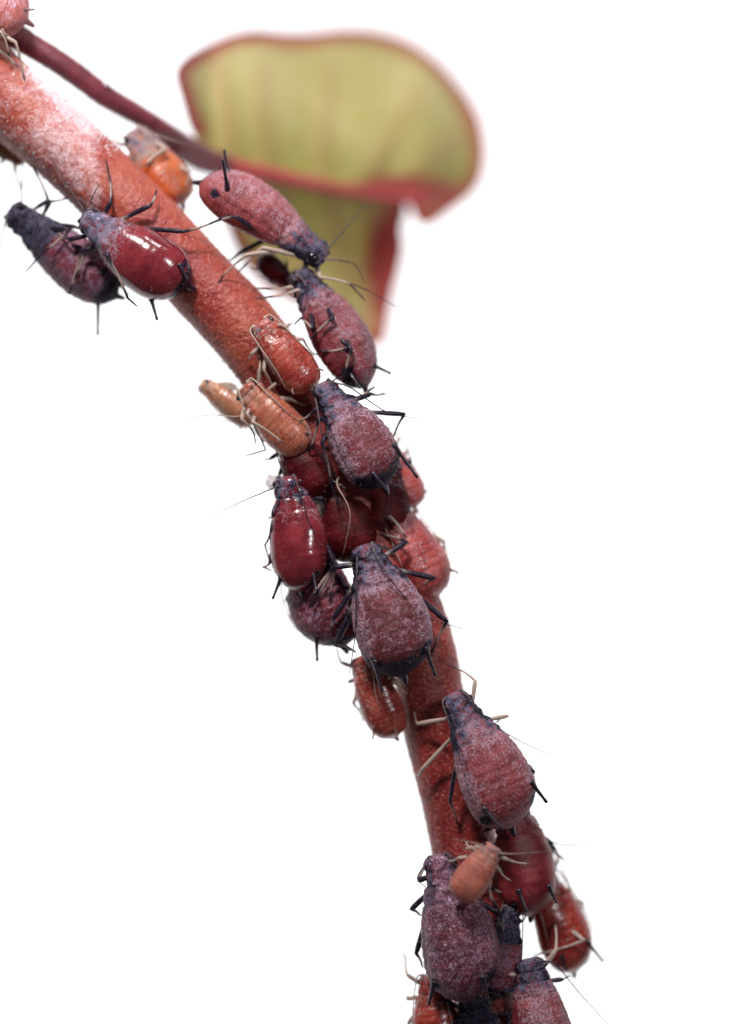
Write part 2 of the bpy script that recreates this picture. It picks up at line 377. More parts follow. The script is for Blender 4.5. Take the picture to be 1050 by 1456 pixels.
def cones(name, items, mat, parent, origin, ns=4):
    vs, fs = [], []
    for p, n, ln, r in items:
        n = nrm(n); a = nrm(np.cross(n, [0.31, 0.2, 0.93])); b = np.cross(n, a); k0 = len(vs)
        for k in range(ns):
            th = 2 * math.pi * k / ns; vs.append(p + r * (math.cos(th) * a + math.sin(th) * b))
        vs.append(p + n * ln)
        fs += [(k0 + k, k0 + (k + 1) % ns, k0 + ns) for k in range(ns)]
    o = mesh_obj(name, vs, fs, mat, parent, origin); o["kind"] = "stuff"; return o
it = []
for _ in range(11000):                            # tiny papillae that roughen the skin and its outline
    u = R.uniform(1.0, 23); a = R.uniform(0, 2 * math.pi)
    p, n = stem_pt(u, a, -0.012); it.append((p, n + rng.normal(0, .25, 3), R.uniform(.022, .045), R.uniform(.009, .015)))
cones("papillae", it, M['papilla'], stem, PO, 5)
it = []
sg = 1 if side[5][2] > 0 else -1
for _ in range(900):                             # wax wool standing on the upper edge
    u = R.uniform(2.2, 4.55); a = sg * math.radians(R.gauss(78, 22))
    p, n = stem_pt(u, a, -0.01); it.append((p, n + rng.normal(0, .4, 3), R.uniform(.03, .10), R.uniform(.005, .010)))
for _ in range(260):
    u = R.uniform(2.0, 4.6); a = sg * math.radians(R.uniform(-100, 60))
    p, n = stem_pt(u, a, -0.01); it.append((p, n + rng.normal(0, .6, 3), R.uniform(.02, .05), R.uniform(.008, .014)))
cones("wax_wool", it, M['wax'], stem, PO, 4)

# leaf: two lobes folded along the midrib
UP = [(296, 226), (283, 205), (270, 178), (259, 140), (251, 106), (262, 85), (290, 66), (330, 48), (365, 42), (400, 45), (440, 45), (480, 40), (520, 40), (555, 46), (590, 60),
      (625, 85), (650, 112), (672, 142), (686, 172), (692, 205), (692, 228), (689, 248), (681, 266), (668, 281), (652, 293), (634, 306), (617, 318), (602, 321), (591, 313), (585, 299), (578, 288),
      (563, 281), (540, 279), (500, 272), (450, 263), (400, 252), (350, 241)]
LO = [(318, 232), (350, 241), (400, 252), (450, 263), (500, 272), (540, 279), (570, 284), (579, 300), (573, 325), (576, 350), (571, 380), (561, 420), (555, 452), (552, 476), (543, 492), (522, 492),
      (495, 472), (460, 452), (420, 432), (380, 410), (345, 372), (322, 322), (312, 272)]
MID = [(240, 188), (296, 226), (350, 241), (400, 252), (450, 263), (500, 272), (560, 283)]
def midd(px): return np.interp(px, [0, 240, 300, 560, 690], [0.2, 1.4, 2.8, 4.6, 5.0])
def mid_y(px): return np.interp(px, [p[0] for p in MID] + [690], [p[1] for p in MID] + [275])
def seg_dist(p, a, b):
    ab = b - a; tt = np.clip(((p - a) @ ab) / (ab @ ab), 0, 1); return np.linalg.norm(p - (a + tt[:, None] * ab), axis=1)
def poly_dist(p, pl, closed=True):
    d = np.full(len(p), 1e9); n = len(pl)
    for i in range(n if closed else n - 1): d = np.minimum(d, seg_dist(p, np.array(pl[i], float), np.array(pl[(i + 1) % n], float)))
    return d
def inside(p, pl):
    c = np.zeros(len(p), bool); n = len(pl)
    for i in range(n):
        (x1, y1), (x2, y2) = pl[i], pl[(i + 1) % n]
        c ^= ((y1 > p[:, 1]) != (y2 > p[:, 1])) & (p[:, 0] < (x2 - x1) * (p[:, 1] - y1) / (y2 - y1 + 1e-12) + x1)
    return c
UVE = [[(330, 238), (322, 170), (310, 100)], [(385, 250), (372, 170), (372, 95)], [(455, 264), (462, 180), (470, 100)], [(505, 272), (560, 190), (590, 130)], [(540, 278), (610, 230), (650, 190)]]
LVE = [[(470, 266), (482, 330), (490, 400)], [(400, 252), (410, 330), (430, 400)], [(520, 275), (540, 350), (545, 420)]]
def depth_up(x, y):
    h = np.clip((mid_y(x) - y) / 230.0, -0.3, 1.2)
    d = midd(x) + 2.0 * np.maximum(h, 0) ** 0.8 - 0.7 * np.sin(np.clip(h, 0, 1) * math.pi) - 1.0 * np.maximum(-h, 0)
    d += 0.10 * np.sin(x / 32.0) * np.sin(np.clip(h, 0, 1) * math.pi)
    d += 0.8 * sstep(590, 690, x)
    return d
def depth_lo(x, y):
    h = np.clip((y - mid_y(x)) / 220.0, 0, 1.2)
    return midd(x) + 1.1 * h + 0.5 * np.sin(h * math.pi) + 0.13 * np.sin(x / 26.0) * h - 0.5 * sstep(520, 580, x) * h
def blade(pl, dfun, veins, wide, redfun):
    loop, _ = spline([np.array([*p, 0.]) for p in pl] + [np.array([*pl[0], 0.])], 260); loop = loop[:-1, :2]
    gx, gy = np.meshgrid(np.arange(240, 700, 5.0), np.arange(30, 500, 5.0)); g = np.stack([gx.ravel(), gy.ravel()], -1)
    g += rng.uniform(-1, 1, g.shape); g = g[inside(g, loop)]; g = g[poly_dist(g, loop) > 3.0]
    allp = np.concatenate([loop, g]); n = len(loop)
    res = delaunay_2d_cdt([Vector(p) for p in allp], [(i, (i + 1) % n) for i in range(n)], [], 1, 1e-4)
    v2 = np.array([[q.x, q.y] for q in res[0]]); f = [list(x) for x in res[2]]
    ed = np.exp(-(poly_dist(v2, loop) / wide) ** 1.5)
    # no red margin along the fold itself
    ed *= sstep(6, 40, np.abs(v2[:, 1] - mid_y(v2[:, 0])) + np.where(v2[:, 0] > 575, 60, 0))
    vd = np.min([poly_dist(v2, q, False) for q in veins], axis=0); vm = np.exp(-(vd / 13.0) ** 2)
    d = dfun(v2[:, 0], v2[:, 1]) - 0.05 * vm
    front = np.array([P(a, b, c) for (a, b), c in zip(v2, d)])
    back = np.array([P(a, b, c + 0.07) for (a, b), c in zip(v2, d)])
    N = len(v2); cnt = {}
    for tri in f:
        for i in range(3):
            e = (tri[i], tri[(i + 1) % 3]); cnt[tuple(sorted(e))] = cnt.get(tuple(sorted(e)), 0) + 1
    faces = [tri for tri in f] + [[q + N for q in tri[::-1]] for tri in f]
    faces += [[a, b, b + N, a + N] for (a, b), c in cnt.items() if c == 1]
    gd = np.exp(-(np.abs(v2[:, 1] - mid_y(v2[:, 0]) + 10) / 60) ** 2); m = np.stack([ed, redfun(v2[:, 0], v2[:, 1]), vm], -1)
    return np.concatenate([front, back]), faces, np.concatenate([m, m]), np.concatenate([gd, gd])
red_up = lambda x, y: np.clip(sstep(225, 285, y) * sstep(480, 600, x) * .42 + .9 * np.exp(-((x - 560) / 90) ** 2 - ((y - 268) / 22) ** 2), 0, 1)
red_lo = lambda x, y: np.clip(1.05 * np.exp(-((x - 556) / 44) ** 2 - ((y - 385) / 100) ** 2) + .25 * sstep(500, 560, x), 0, 1)
uv, uf, um, ug = blade(UP, depth_up, UVE, 26.0, red_up)
lv, lf, lm, lg = blade(LO, depth_lo, LVE, 24.0, red_lo)
leaf = mesh_obj("leaf", uv, uf, M['leaf'], plant, PO, {"mask": um, "green": ug})
leaf["label"] = "upper lobe of the folded yellow-green leaf with a red margin"
mesh_obj("lower_lobe", lv, lf, M['leaf'], leaf, PO, {"mask": lm, "green": lg})
def leaf_vein(pl, dfun, r, mat):
    q, u = spline([np.array([*p, 0.]) for p in pl], 24)
    pts = np.array([P(x, y, float(dfun(np.array([x]), np.array([y]))[0]) - 0.01) for x, y, _ in q])
    v, f, _ = tube(pts, np.linspace(r, r * .3, 24) * .7, 8); mesh_obj("vein", v, f, mat, leaf, PO)
for q in UVE: leaf_vein(q, depth_up, 0.035, M['vein'])
for q in LVE: leaf_vein(q, depth_lo, 0.045, M['vein'])
q, u = spline([P(x, y, float(midd(x)) - .06) for x, y in [(285, 219), (320, 233), (350, 241), (400, 252), (450, 263), (500, 272), (560, 282), (600, 288)]], 60)
v, f, _ = tube(q, np.linspace(.15, .075, 60), 14); mesh_obj("midrib", v, f, M['rib'], leaf, PO)
PET = [(8, 42, .2), (45, 65, .25), (75, 83, .3), (110, 107, .42), (150, 137, .6), (190, 160, .85), (225, 180, 1.1), (255, 198, 1.6), (290, 221, 2.4), (320, 233, 2.8)]
q, u = spline([P(*p) for p in PET], 240); rr = np.interp(u, range(len(PET)), [.2, .17, .165, .165, .16, .15, .135, .13, .15, .14])
v, f, ring = tube(q, rr, 40)
v = v + rng.normal(0, .0035, v.shape)
mesh_obj("petiole", v, f, M['petiole'], plant, PO)
q, u = spline([P(*p) for p in [(222, 190, 1.3), (250, 212, 1.6), (285, 232, 2.3), (330, 248, 2.9)]], 60)
v, f, ring = tube(q, np.interp(u, range(4), [.05, .12, .14, .09]), 16); mesh_obj("petiole_wing", v, f, M['petiole'], plant, PO)
it = []
for _ in range(900):
    i = R.randrange(5, 200); a = R.uniform(0, 6.28); tt = nrm(q[0] - q[1])
    p0, u0 = None, None
    k = i / 239 * (len(PET) - 1); c = P(*[np.interp(k, range(len(PET)), [p[j] for p in PET]) for j in range(3)])
    n = nrm(np.array([math.cos(a) * .57, math.sin(a), math.cos(a) * .82])); r = np.interp(k, range(len(PET)), [.2, .17, .165, .165, .16, .15, .135, .13, .15, .14])
    it.append((c + n * (r - .015), n, R.uniform(.02, .045), .012))
cones("petiole_papillae", it, M['petiole'], plant, PO, 4)

v, f = ellipsoid(P(152, 117, .42), (np.array([.05, 0, .02]), np.array([0, .045, 0]), np.array([-.02, 0, .06]))); mesh_obj('wax_fleck', v, f, M['wax'], plant, PO)

# ------------------------------------------------------------------ aphids
PROF = {
 'adult': [(0, .30), (.03, .375), (.07, .415), (.12, .44), (.17, .49), (.22, .59), (.28, .695), (.34, .79), (.40, .865), (.48, .94), (.56, .985), (.64, 1.0), (.72, .985), (.80, .91), (.87, .76), (.93, .55), (.975, .31), (1, .2)],
 'nymph': [(0, .30), (.03, .43), (.07, .49), (.12, .53), (.18, .60), (.25, .70), (.35, .83), (.48, .94), (.60, .99), (.70, 1.0), (.80, .94), (.88, .78), (.94, .56), (.98, .34), (1, .2)],
 'side':  [(0, .34), (.03, .46), (.07, .51), (.12, .54), (.18, .58), (.26, .69), (.36, .83), (.48, .95), (.60, 1.0), (.70, .99), (.80, .90), (.88, .74), (.94, .54), (.98, .32), (1, .2)],
 'slim':  [(0, .38), (.03, .53), (.07, .60), (.12, .63), (.18, .69), (.25, .77), (.35, .87), (.48, .95), (.60, 1.0), (.70, 1.0), (.80, .95), (.88, .83), (.94, .64), (.98, .40), (1, .2)]}

def masks(kind, t, a, rump=1.0, waxk=1.0):
    d = np.abs(a)
    g = lambda t0, a0, st, sa: np.exp(-((t - t0) / st) ** 2 - ((d - a0) / sa) ** 2)
    th = 1 - sstep(.26, .38, t)                                   # head and thorax
    corn = np.maximum(g(.83, 62, .045, 20), 0); tail = sstep(.90, .96, t) * (1 - sstep(100, 150, d))
    dots = sum(g(.40 + .07 * k, 60, .008, 6) for k in range(6))
    seg = sum(np.exp(-((t - .385 - .068 * k) / .008) ** 2) for k in range(7)) * (1 - sstep(70, 110, d)) + .7 * np.exp(-((t - .10) / .008) ** 2) + .7 * np.exp(-((t - .19) / .008) ** 2) + .7 * np.exp(-((t - .30) / .008) ** 2)
    flank = sstep(70, 100, d); belly = sstep(110, 140, d)
    gr = sum(np.exp(-((t - x) / .011) ** 2) for x in (.10, .19, .30))     # seams between the plates
    plates = .22 * gr * sstep(8, 25, d) + .45 * g(.15, 42, .03, 12) + .45 * g(.245, 38, .03, 12) + .35 * g(.055, 30, .025, 12)
    crease = np.exp(-((d - 64) / 3.5) ** 2) * sstep(.26, .32, t) * (1 - sstep(.62, .78, t))
    if kind == 'waxy':
        patch = sstep(.30, .42, t) * (1 - sstep(.86, .92, t)) * (1 - sstep(20, 66, d))
        wax = .64 * th + (1 - th) * (.10 + .52 * (1 - patch)) * (1 - .6 * belly); wax = wax * (1 - .75 * rump * sstep(.76, .9, t)) * (1 - .85 * np.clip(corn * 1.4, 0, 1)) + .35 * sstep(.965, .985, t)
        dark = .30 * th + .18 * (1 - sstep(.12, .26, t)) + plates + .85 * th * sstep(50, 72, d) + 1.1 * corn + rump * .78 * sstep(.755, .93, t) * (1 - sstep(95, 130, d)) + .8 * dots * sstep(.4, 1, 1 - patch) + .5 * crease
    elif kind == 'mottled':
        wax = .27 + .44 * th + .16 * flank; wax = wax * (1 - .5 * corn)
        dark = .34 * th * sstep(20, 40, d) + .45 * crease + .5 * plates + .12 + .9 * corn + .25 * sstep(.84, .93, t)
    elif kind == 'pink':
        wax = .60 * th + (1 - th) * (.05 + .42 * (1 - sstep(0, 62, d)) - .3 * belly); wax = np.clip(wax, .0, 1)
        dark = .58 * (1 - sstep(.16, .32, t)) + plates * .8 + .35 * th * sstep(60, 100, d) + .85 * corn + .5 * sstep(.93, .98, t) + .75 * (rump - 1) * sstep(.80, .9, t) * sstep(30, 70, d)
    elif kind == 'glossy':
        th2 = 1 - sstep(.18, .46, t); wax = .60 * th2 * (1 - .4 * belly) + .10 * (1 - sstep(.3, .55, t)) + .10 * sstep(.85, .95, t)
        dark = .46 * (1 - sstep(.16, .40, t)) + .8 * plates + .7 * g(.87, 60, .05, 22) + .95 * rump * sstep(.89, .95, t); seg = seg * .25
    elif kind == 'dark':
        wax = (.34 + .22 * th) * np.ones_like(t); dark = .74 * (1 - sstep(.34, .50, t)) + .20 * sstep(.45, .6, t) + .55 * corn + .6 * sstep(.84, .92, t)
    elif kind == 'amber':
        wax = .80 * (1 - sstep(.30, .48, t)) + .22 * (1 - sstep(20, 60, d)); dark = .30 * (1 - sstep(.2, .45, t)) + .5 * plates + .48 * g(.45, 40, .06, 30); seg = seg * .4
    elif kind == 'dusky':
        wax = (.22 + .25 * th) * np.ones_like(t); dark = .5 * (1 - sstep(.28, .42, t)) + plates + .9 * corn + .8 * sstep(.86, .95, t); seg = seg * .5
    elif kind == 'bare':
        wax = .10 * th; dark = .45 * (1 - sstep(.15, .28, t)) + .5 * plates + .8 * g(.86, 62, .045, 16) + .5 * sstep(.95, 1, t); seg = seg * .5
    else:                                                         # young ones: thin clear skin
        wax = .30 * (1 - sstep(.15, .45, t)) + .06 * (1 - sstep(10, 60, d)) + .04; dark = .30 * (1 - sstep(.08, .24, t)) + .5 * plates + .55 * g(.86, 62, .035, 13) + .3 * sstep(.96, 1, t); seg = np.clip(seg * 1.0, 0, 1)
    wax = wax * waxk
    return np.clip(np.stack([wax, dark, np.clip(seg, 0, 1)], -1), 0, 1)

def aphid(name, label, kind, mat, head, tail, W, d=0.0, dh=0.0, roll=0.0, prof='adult', mid=None, H=(.82, .62), legs=None, ants=None, horn=None, horn_dark=True,
          ls=1.0, pale=False, eye=1.0, rump=1.0, waxk=1.0, pale_slots=(), group="aphids feeding on the red stem", cauda=True, seed=0):
    """head, tail: photograph points; W: body width in px; d: depth of the middle; dh: how much deeper the head lies than the tail; roll: lean of the back about the body axis"""
    rs = random.Random(hash(label) % 9999 if False else sum(map(ord, label)))
    h0 = P(*head, d + dh / 2); t0 = P(*tail, d - dh / 2)
    c0 = (h0 + t0) / 2 if mid is None else 2 * P(*mid, d) - (h0 + t0) / 2
    L = np.linalg.norm(h0 - t0)
    X = nrm(h0 - t0); Z = np.array([0, -1.0, 0]); Z = nrm(Z - X * np.dot(Z, X)); Y = np.cross(Z, X)
    rr = math.radians(roll); Z, Y = Z * math.cos(rr) - Y * math.sin(rr), Y * math.cos(rr) + Z * math.sin(rr)
    hw = W * 0.0048
    pt = PROF[prof]; tx = np.linspace(0, 1, 401); wx_ = np.interp(tx, [p[0] for p in pt], [p[1] for p in pt])
    kr = np.exp(-np.linspace(-2, 2, 21) ** 2); kr /= kr.sum(); wx_ = np.convolve(np.pad(wx_, 10, mode='edge'), kr, 'valid')
    wx_ = wx_ * np.minimum(1, np.sqrt(np.clip(tx / .022, 0, 1) * (2 - np.clip(tx / .022, 0, 1)))) * np.minimum(1, np.sqrt(np.clip((1 - tx) / .07, 0, 1) * (2 - np.clip((1 - tx) / .07, 0, 1))))
    gro = np.ones_like(tx)
    for g0, dep in [(.10, .075), (.19, .075), (.30, .05)] + [(.385 + .068 * k, .004 if kind in ('glossy', 'bare') else .012) for k in range(7)]: gro -= dep * np.exp(-((tx - g0) / .010) ** 2)
    wx_ = wx_ * gro
    hh = np.interp(tx, [0, .1, .25, .45, .7, .9, 1], [.95, .92, .88, .95, 1, .98, .9])
    def cen(t):
        t = np.asarray(t)[..., None]; return h0 * (1 - t) ** 2 + 2 * c0 * t * (1 - t) + t0 * t ** 2
    def surf(t, a, off=0.0):
        """a in degrees, 0 along the back, positive to the aphid's left"""
        t = np.asarray(t, float); a = np.asarray(a, float)
        ww = np.interp(t, tx, wx_) * hw; hz = np.interp(t, tx, hh)
        ca, sa = np.cos(np.radians(a)), np.sin(np.radians(a))
        y = (ww + off) * np.sign(sa) * np.abs(sa) ** .92
        z = (ww * np.where(ca > 0, H[0], H[1]) * hz + off) * np.sign(ca) * np.abs(ca) ** .96
        return cen(t) + y[..., None] * Y + z[..., None] * Z
    base = surf(.4, 180); root = empty(name, base)
    tag(root, label, "aphid", group)
    NT_, NS = 110, 64
    tt = 0.5 - 0.5 * np.cos(np.linspace(0, math.pi, NT_)); tt = .45 * tt + .55 * np.linspace(0, 1, NT_); tt[0], tt[-1] = .0008, .9992
    aa = np.linspace(-180, 180, NS, endpoint=False)
    T, A_ = np.meshgrid(tt, aa, indexing='ij')
    off = np.zeros_like(T)
    for _ in range(9): off += rs.uniform(.2, 1) * np.sin(rs.uniform(3, 22) * T + rs.choice([1, 2, 3]) * np.radians(A_) + rs.uniform(0, 6.28))
    smooth_kind = kind in ('glossy', 'bare', 'nymph', 'amber')
    off = off * .0026 * W / 100 + rng.normal(0, .0016, T.shape) * (0.25 if smooth_kind else 2.2)
    lump = np.zeros_like(T)
    for _ in range(12): lump += np.sin((rs.uniform(15, 40) if smooth_kind else rs.uniform(30, 110)) * T + rs.uniform(0, 6.28)) * np.sin(rs.choice([3, 4, 5, 6, 8]) * np.radians(A_) + rs.uniform(0, 6.28))
    off += lump * W / 100 * (.0045 * (1 - sstep(.28, .36, T)) + (.0005 if smooth_kind else .0007))
    off -= .02 * W / 100 * np.exp(-(A_ / 9) ** 2) * sstep(.09, .13, T) * (1 - sstep(.28, .33, T))
    off *= np.clip(np.minimum(T, 1 - T) / .05, 0, 1)
    # pleats along the flank
    off += -(.006 if smooth_kind else .018) * (W / 100) * np.exp(-((np.abs(A_) - 66) / 5) ** 2) * sstep(.25, .4, T) * (1 - sstep(.85, .95, T))
    V = surf(T, A_, off).reshape(-1, 3)
    i_, k_ = np.meshgrid(np.arange(NT_ - 1), np.arange(NS), indexing='ij')
    F = np.stack([i_ * NS + k_, i_ * NS + (k_ + 1) % NS, (i_ + 1) * NS + (k_ + 1) % NS, (i_ + 1) * NS + k_], -1).reshape(-1, 4)
    F = [list(x) for x in F[:, ::-1]] + [list(range(NS)), [(NT_ - 1) * NS + k for k in range(NS)][::-1]]
    mk = masks(kind, T.ravel(), A_.ravel(), rump, waxk)
    body = mesh_obj("body", V, F, M[mat], root, base, {"mask": mk})
    # eyes
    er = (.095 if prof == 'adult' else .115) * hw * eye * (1.15 if W < 60 else 1.0)
    for s in (1, -1):
        c = surf(.068, s * 70, -er * .35); n = nrm(surf(.068, s * 70, .1) - surf(.068, s * 70, 0)); b = nrm(np.cross(n, X)); x2 = np.cross(b, n)
        v, f = ellipsoid(c, (n * er * .9, x2 * er * 1.15, b * er)); mesh_obj("eye", v, f, M['eye'], root, base)
    lm = M['limb_pale'] if pale else M['limb']
    def res(p):
        if p[0] == 's': return surf(p[1], p[2], p[3])
        return P(p[0], p[1], d + p[2])
    sc = .76 * ls * (W / 100) ** .55
    # legs
    tat = {'1': .13, '2': .22, '3': .31}
    for slot in ('L1', 'L2', 'L3', 'R1', 'R2', 'R3'):
        s = 1 if slot[0] == 'L' else -1; k = int(slot[1]); ta = tat[slot[1]]
        at = surf(ta, s * 128, -.04)
        if legs and slot in legs:
            pts = [at] + [res(p) for p in legs[slot]]
        else:
            j = lambda q: rs.uniform(-q, q)
            dx = {1: .22, 2: -.02, 3: -.26}[k] * L; out = hw * rs.uniform(.75, .95)
            fw = nrm(at - cen(ta)); yv = Y * s
            kn = at + X * dx * .6 + yv * (out * .55 + .05) + Z * (.10 * hw + j(.04))
            an = kn + X * (dx * .75 + j(.05)) + yv * (.16 * hw + j(.05)) - Z * (hw * .62)
            tp = an + X * dx * .15 + yv * .05 - Z * .03
            pts = [at, kn, an, tp]
        if len(pts) == 3: pts.append(pts[2] + nrm(pts[2] - pts[1]) * .09 * sc)
        a0, kn, an, tp = pts[:4]
        def bow(p, q, amt): m = (p + q) / 2; return m + nrm(np.cross(q - p, [0.2, 1, 0.1])) * amt
        fem = np.linspace(a0, kn, 9); tib = np.array([kn * (1 - u) ** 2 + 2 * bow(kn, an, .03 * s) * u * (1 - u) + an * u * u for u in np.linspace(0, 1, 12)])[1:]; tar = np.linspace(an, tp, 5)[1:]
        pp = np.concatenate([fem, tib, tar])
        rf = np.interp(np.linspace(0, 1, 9), [0, .15, .6, .92, 1], [.030, .036, .050, .050, .036]) * sc
        rt = np.interp(np.linspace(0, 1, 12), [0, .1, .5, 1], [.034, .030, .023, .022])[1:] * sc
        rta = np.interp(np.linspace(0, 1, 5), [0, .2, .8, 1], [.022, .019, .017, .009])[1:] * sc
        pl_ = pale or slot in pale_slots
        if pl_:
            bf = np.linspace(0, .25, 9); bt = np.interp(np.linspace(0, 1, 12), [0, .06, .8, 1], [.5, .1, .1, .7])[1:]; bta = np.ones(4)
        else:
            bf = np.interp(np.linspace(0, 1, 9), [0, .25, .55, 1], [.25, .45, .95, 1]); bt = np.interp(np.linspace(0, 1, 12), [0, .12, .3, .7, .9, 1], [1, .8, .42, .4, .95, 1])[1:]; bta = np.ones(4)
        v, f, ring = tube(pp, np.concatenate([rf, rt, rta]), 10)
        mesh_obj("leg", v, f, M['limb_pale'] if pl_ else lm, root, base, {"band": np.concatenate([bf, bt, bta])[ring]})
    # antennae
    for slot, s in (('L', 1), ('R', -1)):
        a0 = surf(.012, s * 52, -.01)
        if ants and slot in ants:
            if ants[slot] is None: continue
            pts = [a0] + [res(p) for p in ants[slot]]
        else:
            sp_ = rs.uniform(-6, 6)
            pts = [a0, surf(.02, s * 66, .085 * sc), surf(.22, s * (58 + sp_), .05), surf(.45, s * (56 + sp_), .025), surf(.66, s * (60 + sp_), .03), surf(.80, s * (70 + sp_), .06)]
        q, u = spline(pts, 48); un = u / u[-1]
        rad_ = np.interp(un, [0, .04, .1, .3, .7, 1], [.046, .050, .021, .015, .010, .006]) * (sc * .8 + .2)
        bd = (np.interp(un, [0, .1, .3, .6, 1], [.9, .6, .65, .9, 1.0]) if not pale else np.interp(un, [0, .5, 1], [.05, .25, .7]))
        v, f, ring = tube(q, rad_, 7); mesh_obj("antenna", v, f, lm, root, base, {"band": bd[ring]})
    # cornicles (the two horns on the rump)
    hm = M['horn'] if horn_dark else M['horn_pale']
    for slot, s in (('L', 1), ('R', -1)):
        p0 = surf(.83, s * 60, -.03); n = nrm(surf(.83, s * 60, .2) - surf(.83, s * 60, 0))
        if horn and slot in horn:
            x = horn[slot]
            p1 = res(x[-1])
            if len(x) == 2:                       # root the horn in the skin nearest to where it stands in the photograph
                g_ = surf(*np.meshgrid(np.linspace(.70, .95, 26), s * np.linspace(20, 120, 41), indexing='ij')).reshape(-1, 3); w_ = res(x[0])
                k_ = np.argmin((g_[:, 0] - w_[0]) ** 2 + (g_[:, 2] - w_[2]) ** 2 + .15 * (g_[:, 1] - w_[1]) ** 2); p1 = p1 + (g_[k_] - w_) * .6; p0 = g_[k_] - .04 * nrm(p1 - g_[k_]); n = nrm(p1 - p0) * 0.3
        else:
            p1 = p0 + nrm(n * .75 - X * 1.0) * (.34 if horn_dark else .16) * (W / 100) * 1.05
        q = np.array([p0 * (1 - u) + p1 * u + n * .02 * math.sin(u * 3.14) for u in np.linspace(0, 1, 12)])
        rr_ = np.interp(np.linspace(0, 1, 12), [0, .12, .3, .85, .93, 1], [.056, .038, .027, .019, .025, .021]) * (W / 100) ** .7 * (1 if horn_dark else .8)
        v, f, ring = tube(q, rr_, 12); mesh_obj("cornicle", v, f, hm, root, base)
    if cauda:
        p0 = cen(.965); q = np.array([p0 - X * u * (.17 * W / 100) - Z * .10 * u for u in np.linspace(0, 1, 9)])
        rr_ = np.interp(np.linspace(0, 1, 9), [0, .3, .7, .9, 1], [.062, .052, .040, .030, .010]) * (W / 100)
        v, f, ring = tube(q, rr_, 12); mesh_obj("cauda", v, f, hm, root, base)
    it_ = []
    for _ in range(70):
        t_ = rs.uniform(.1, .97); a_ = rs.choice([-1, 1]) * rs.uniform(0, 125); p_ = surf(t_, a_, -.004); n_ = nrm(surf(t_, a_, .1) - surf(t_, a_, 0) - X * .05)
        it_.append((p_, n_ + np.array([rs.gauss(0, .25) for _ in range(3)]), rs.uniform(.05, .10) * (W / 100) ** .5, .0055))
    cones("setae", it_, M['seta'], root, base, 3)
    return root, surf

# --- along the upper stem
aphid("aphid", "pale lilac-pink aphid cut by the photo's top left corner, above the dark stalk", 'rosy', 'lilac', head=(-95, -28), tail=(40, 30), W=92, waxk=2.2, d=-.45, roll=15, prof='nymph', horn_dark=False,
      horn={'R': ((34, 20, -.1), (48, 17, -.1))}, legs={'L1': [(-5, 70, -.1), (22, 92, .0)], 'L2': [(2, 46, -.35), (12, 74, -.2)], 'L3': [(22, 60, -.2), (34, 108, .0)]}, pale=True)
aphid("aphid", "small olive-brown aphid peeping out from under the stem at the left edge", 'nymph', 'olive', (34, 232), (-52, 172), 46, d=.45, roll=-40, prof='nymph', pale=True, horn_dark=False,
      ants={'L': [(22, 240, 0), (30, 262, 0), (50, 277, 0)]})
aphid("aphid", "blackish aphid with dark mottled abdomen and long straight spike hanging below the stem", 'dark', 'dark', (14, 297), (168, 424), 90, d=.05, roll=-38, prof='side',
      ants={'L': [(10, 308, -.1), (2, 340, -.1), (-6, 400, 0), (6, 462, 0)], 'R': [(30, 296, -.15), (31, 270, -.15), (35, 225, -.1), (44, 205, -.1)]},
      legs={'R1': [(69, 285, -.15), (49, 242, -.2), (44, 232, -.2)], 'R2': [(72, 286, -.2), (96, 281, -.2)], 'L1': [(100, 326, -.5), (62, 358, -.45), (36, 388, -.4)],
            'L2': [(116, 352, -.45), (98, 418, -.4), (118, 411, -.35)]},
      horn={'L': ((141, 422, -.05), (140, 473, -.05)), 'R': ((186, 418, .1), (192, 429, .1))})
aphid("aphid", "shiny wine-red aphid with grey thorax and bright glints, overlapping the blackish one", 'glossy', 'glossy', (118, 306), (270, 408), 95, d=-.62, roll=-14, mid=(195, 364), H=(.85, .6),
      ants={'L': [(118, 298, -.1), (100, 270, -.05), (84, 242, .05), (70, 222, .1)], 'R': [(134, 292, -.1), (130, 285, -.1), (139, 266, -.05), (140, 262, .0)]},
      legs={'R1': [(157, 288, -.05), (156, 252, .05), (151, 226, .1)], 'R2': [(214, 292, -.1), (222, 274, .05), (223, 270, .05)], 'R3': [(262, 329, -.15), (308, 314, .0), (330, 303, .05)],
            'L3': [(152, 362, -.40), (182, 424, -.2), (196, 436, -.1)], 'L2': [(120, 356, .1), (108, 392, .2)]},
      horn={'L': ((216, 428, .05), (224, 456, .05)), 'R': ((258, 380, -.35), (268, 398, -.35))})
aphid("aphid", "grey-headed aphid with clear amber abdomen half hidden behind the stem's upper edge", 'amber', 'amber', (187, 186), (262, 290), 74, d=.32, roll=35, prof='slim', pale=True, horn_dark=False, eye=1.1,
      ants={'L': [(180, 192, -.1), (166, 198, -.1), (156, 191, -.1)], 'R': [(200, 183, -.2), (235, 196, -.25), (284, 211, -.2)]},
      legs={'R2': [(236, 212, -.35), (208, 234, -.35)], 'R3': [(270, 245, -.2), (262, 290, -.1), (255, 298, -.1)], 'R1': [(234, 210, -.3), (214, 228, -.3)]})
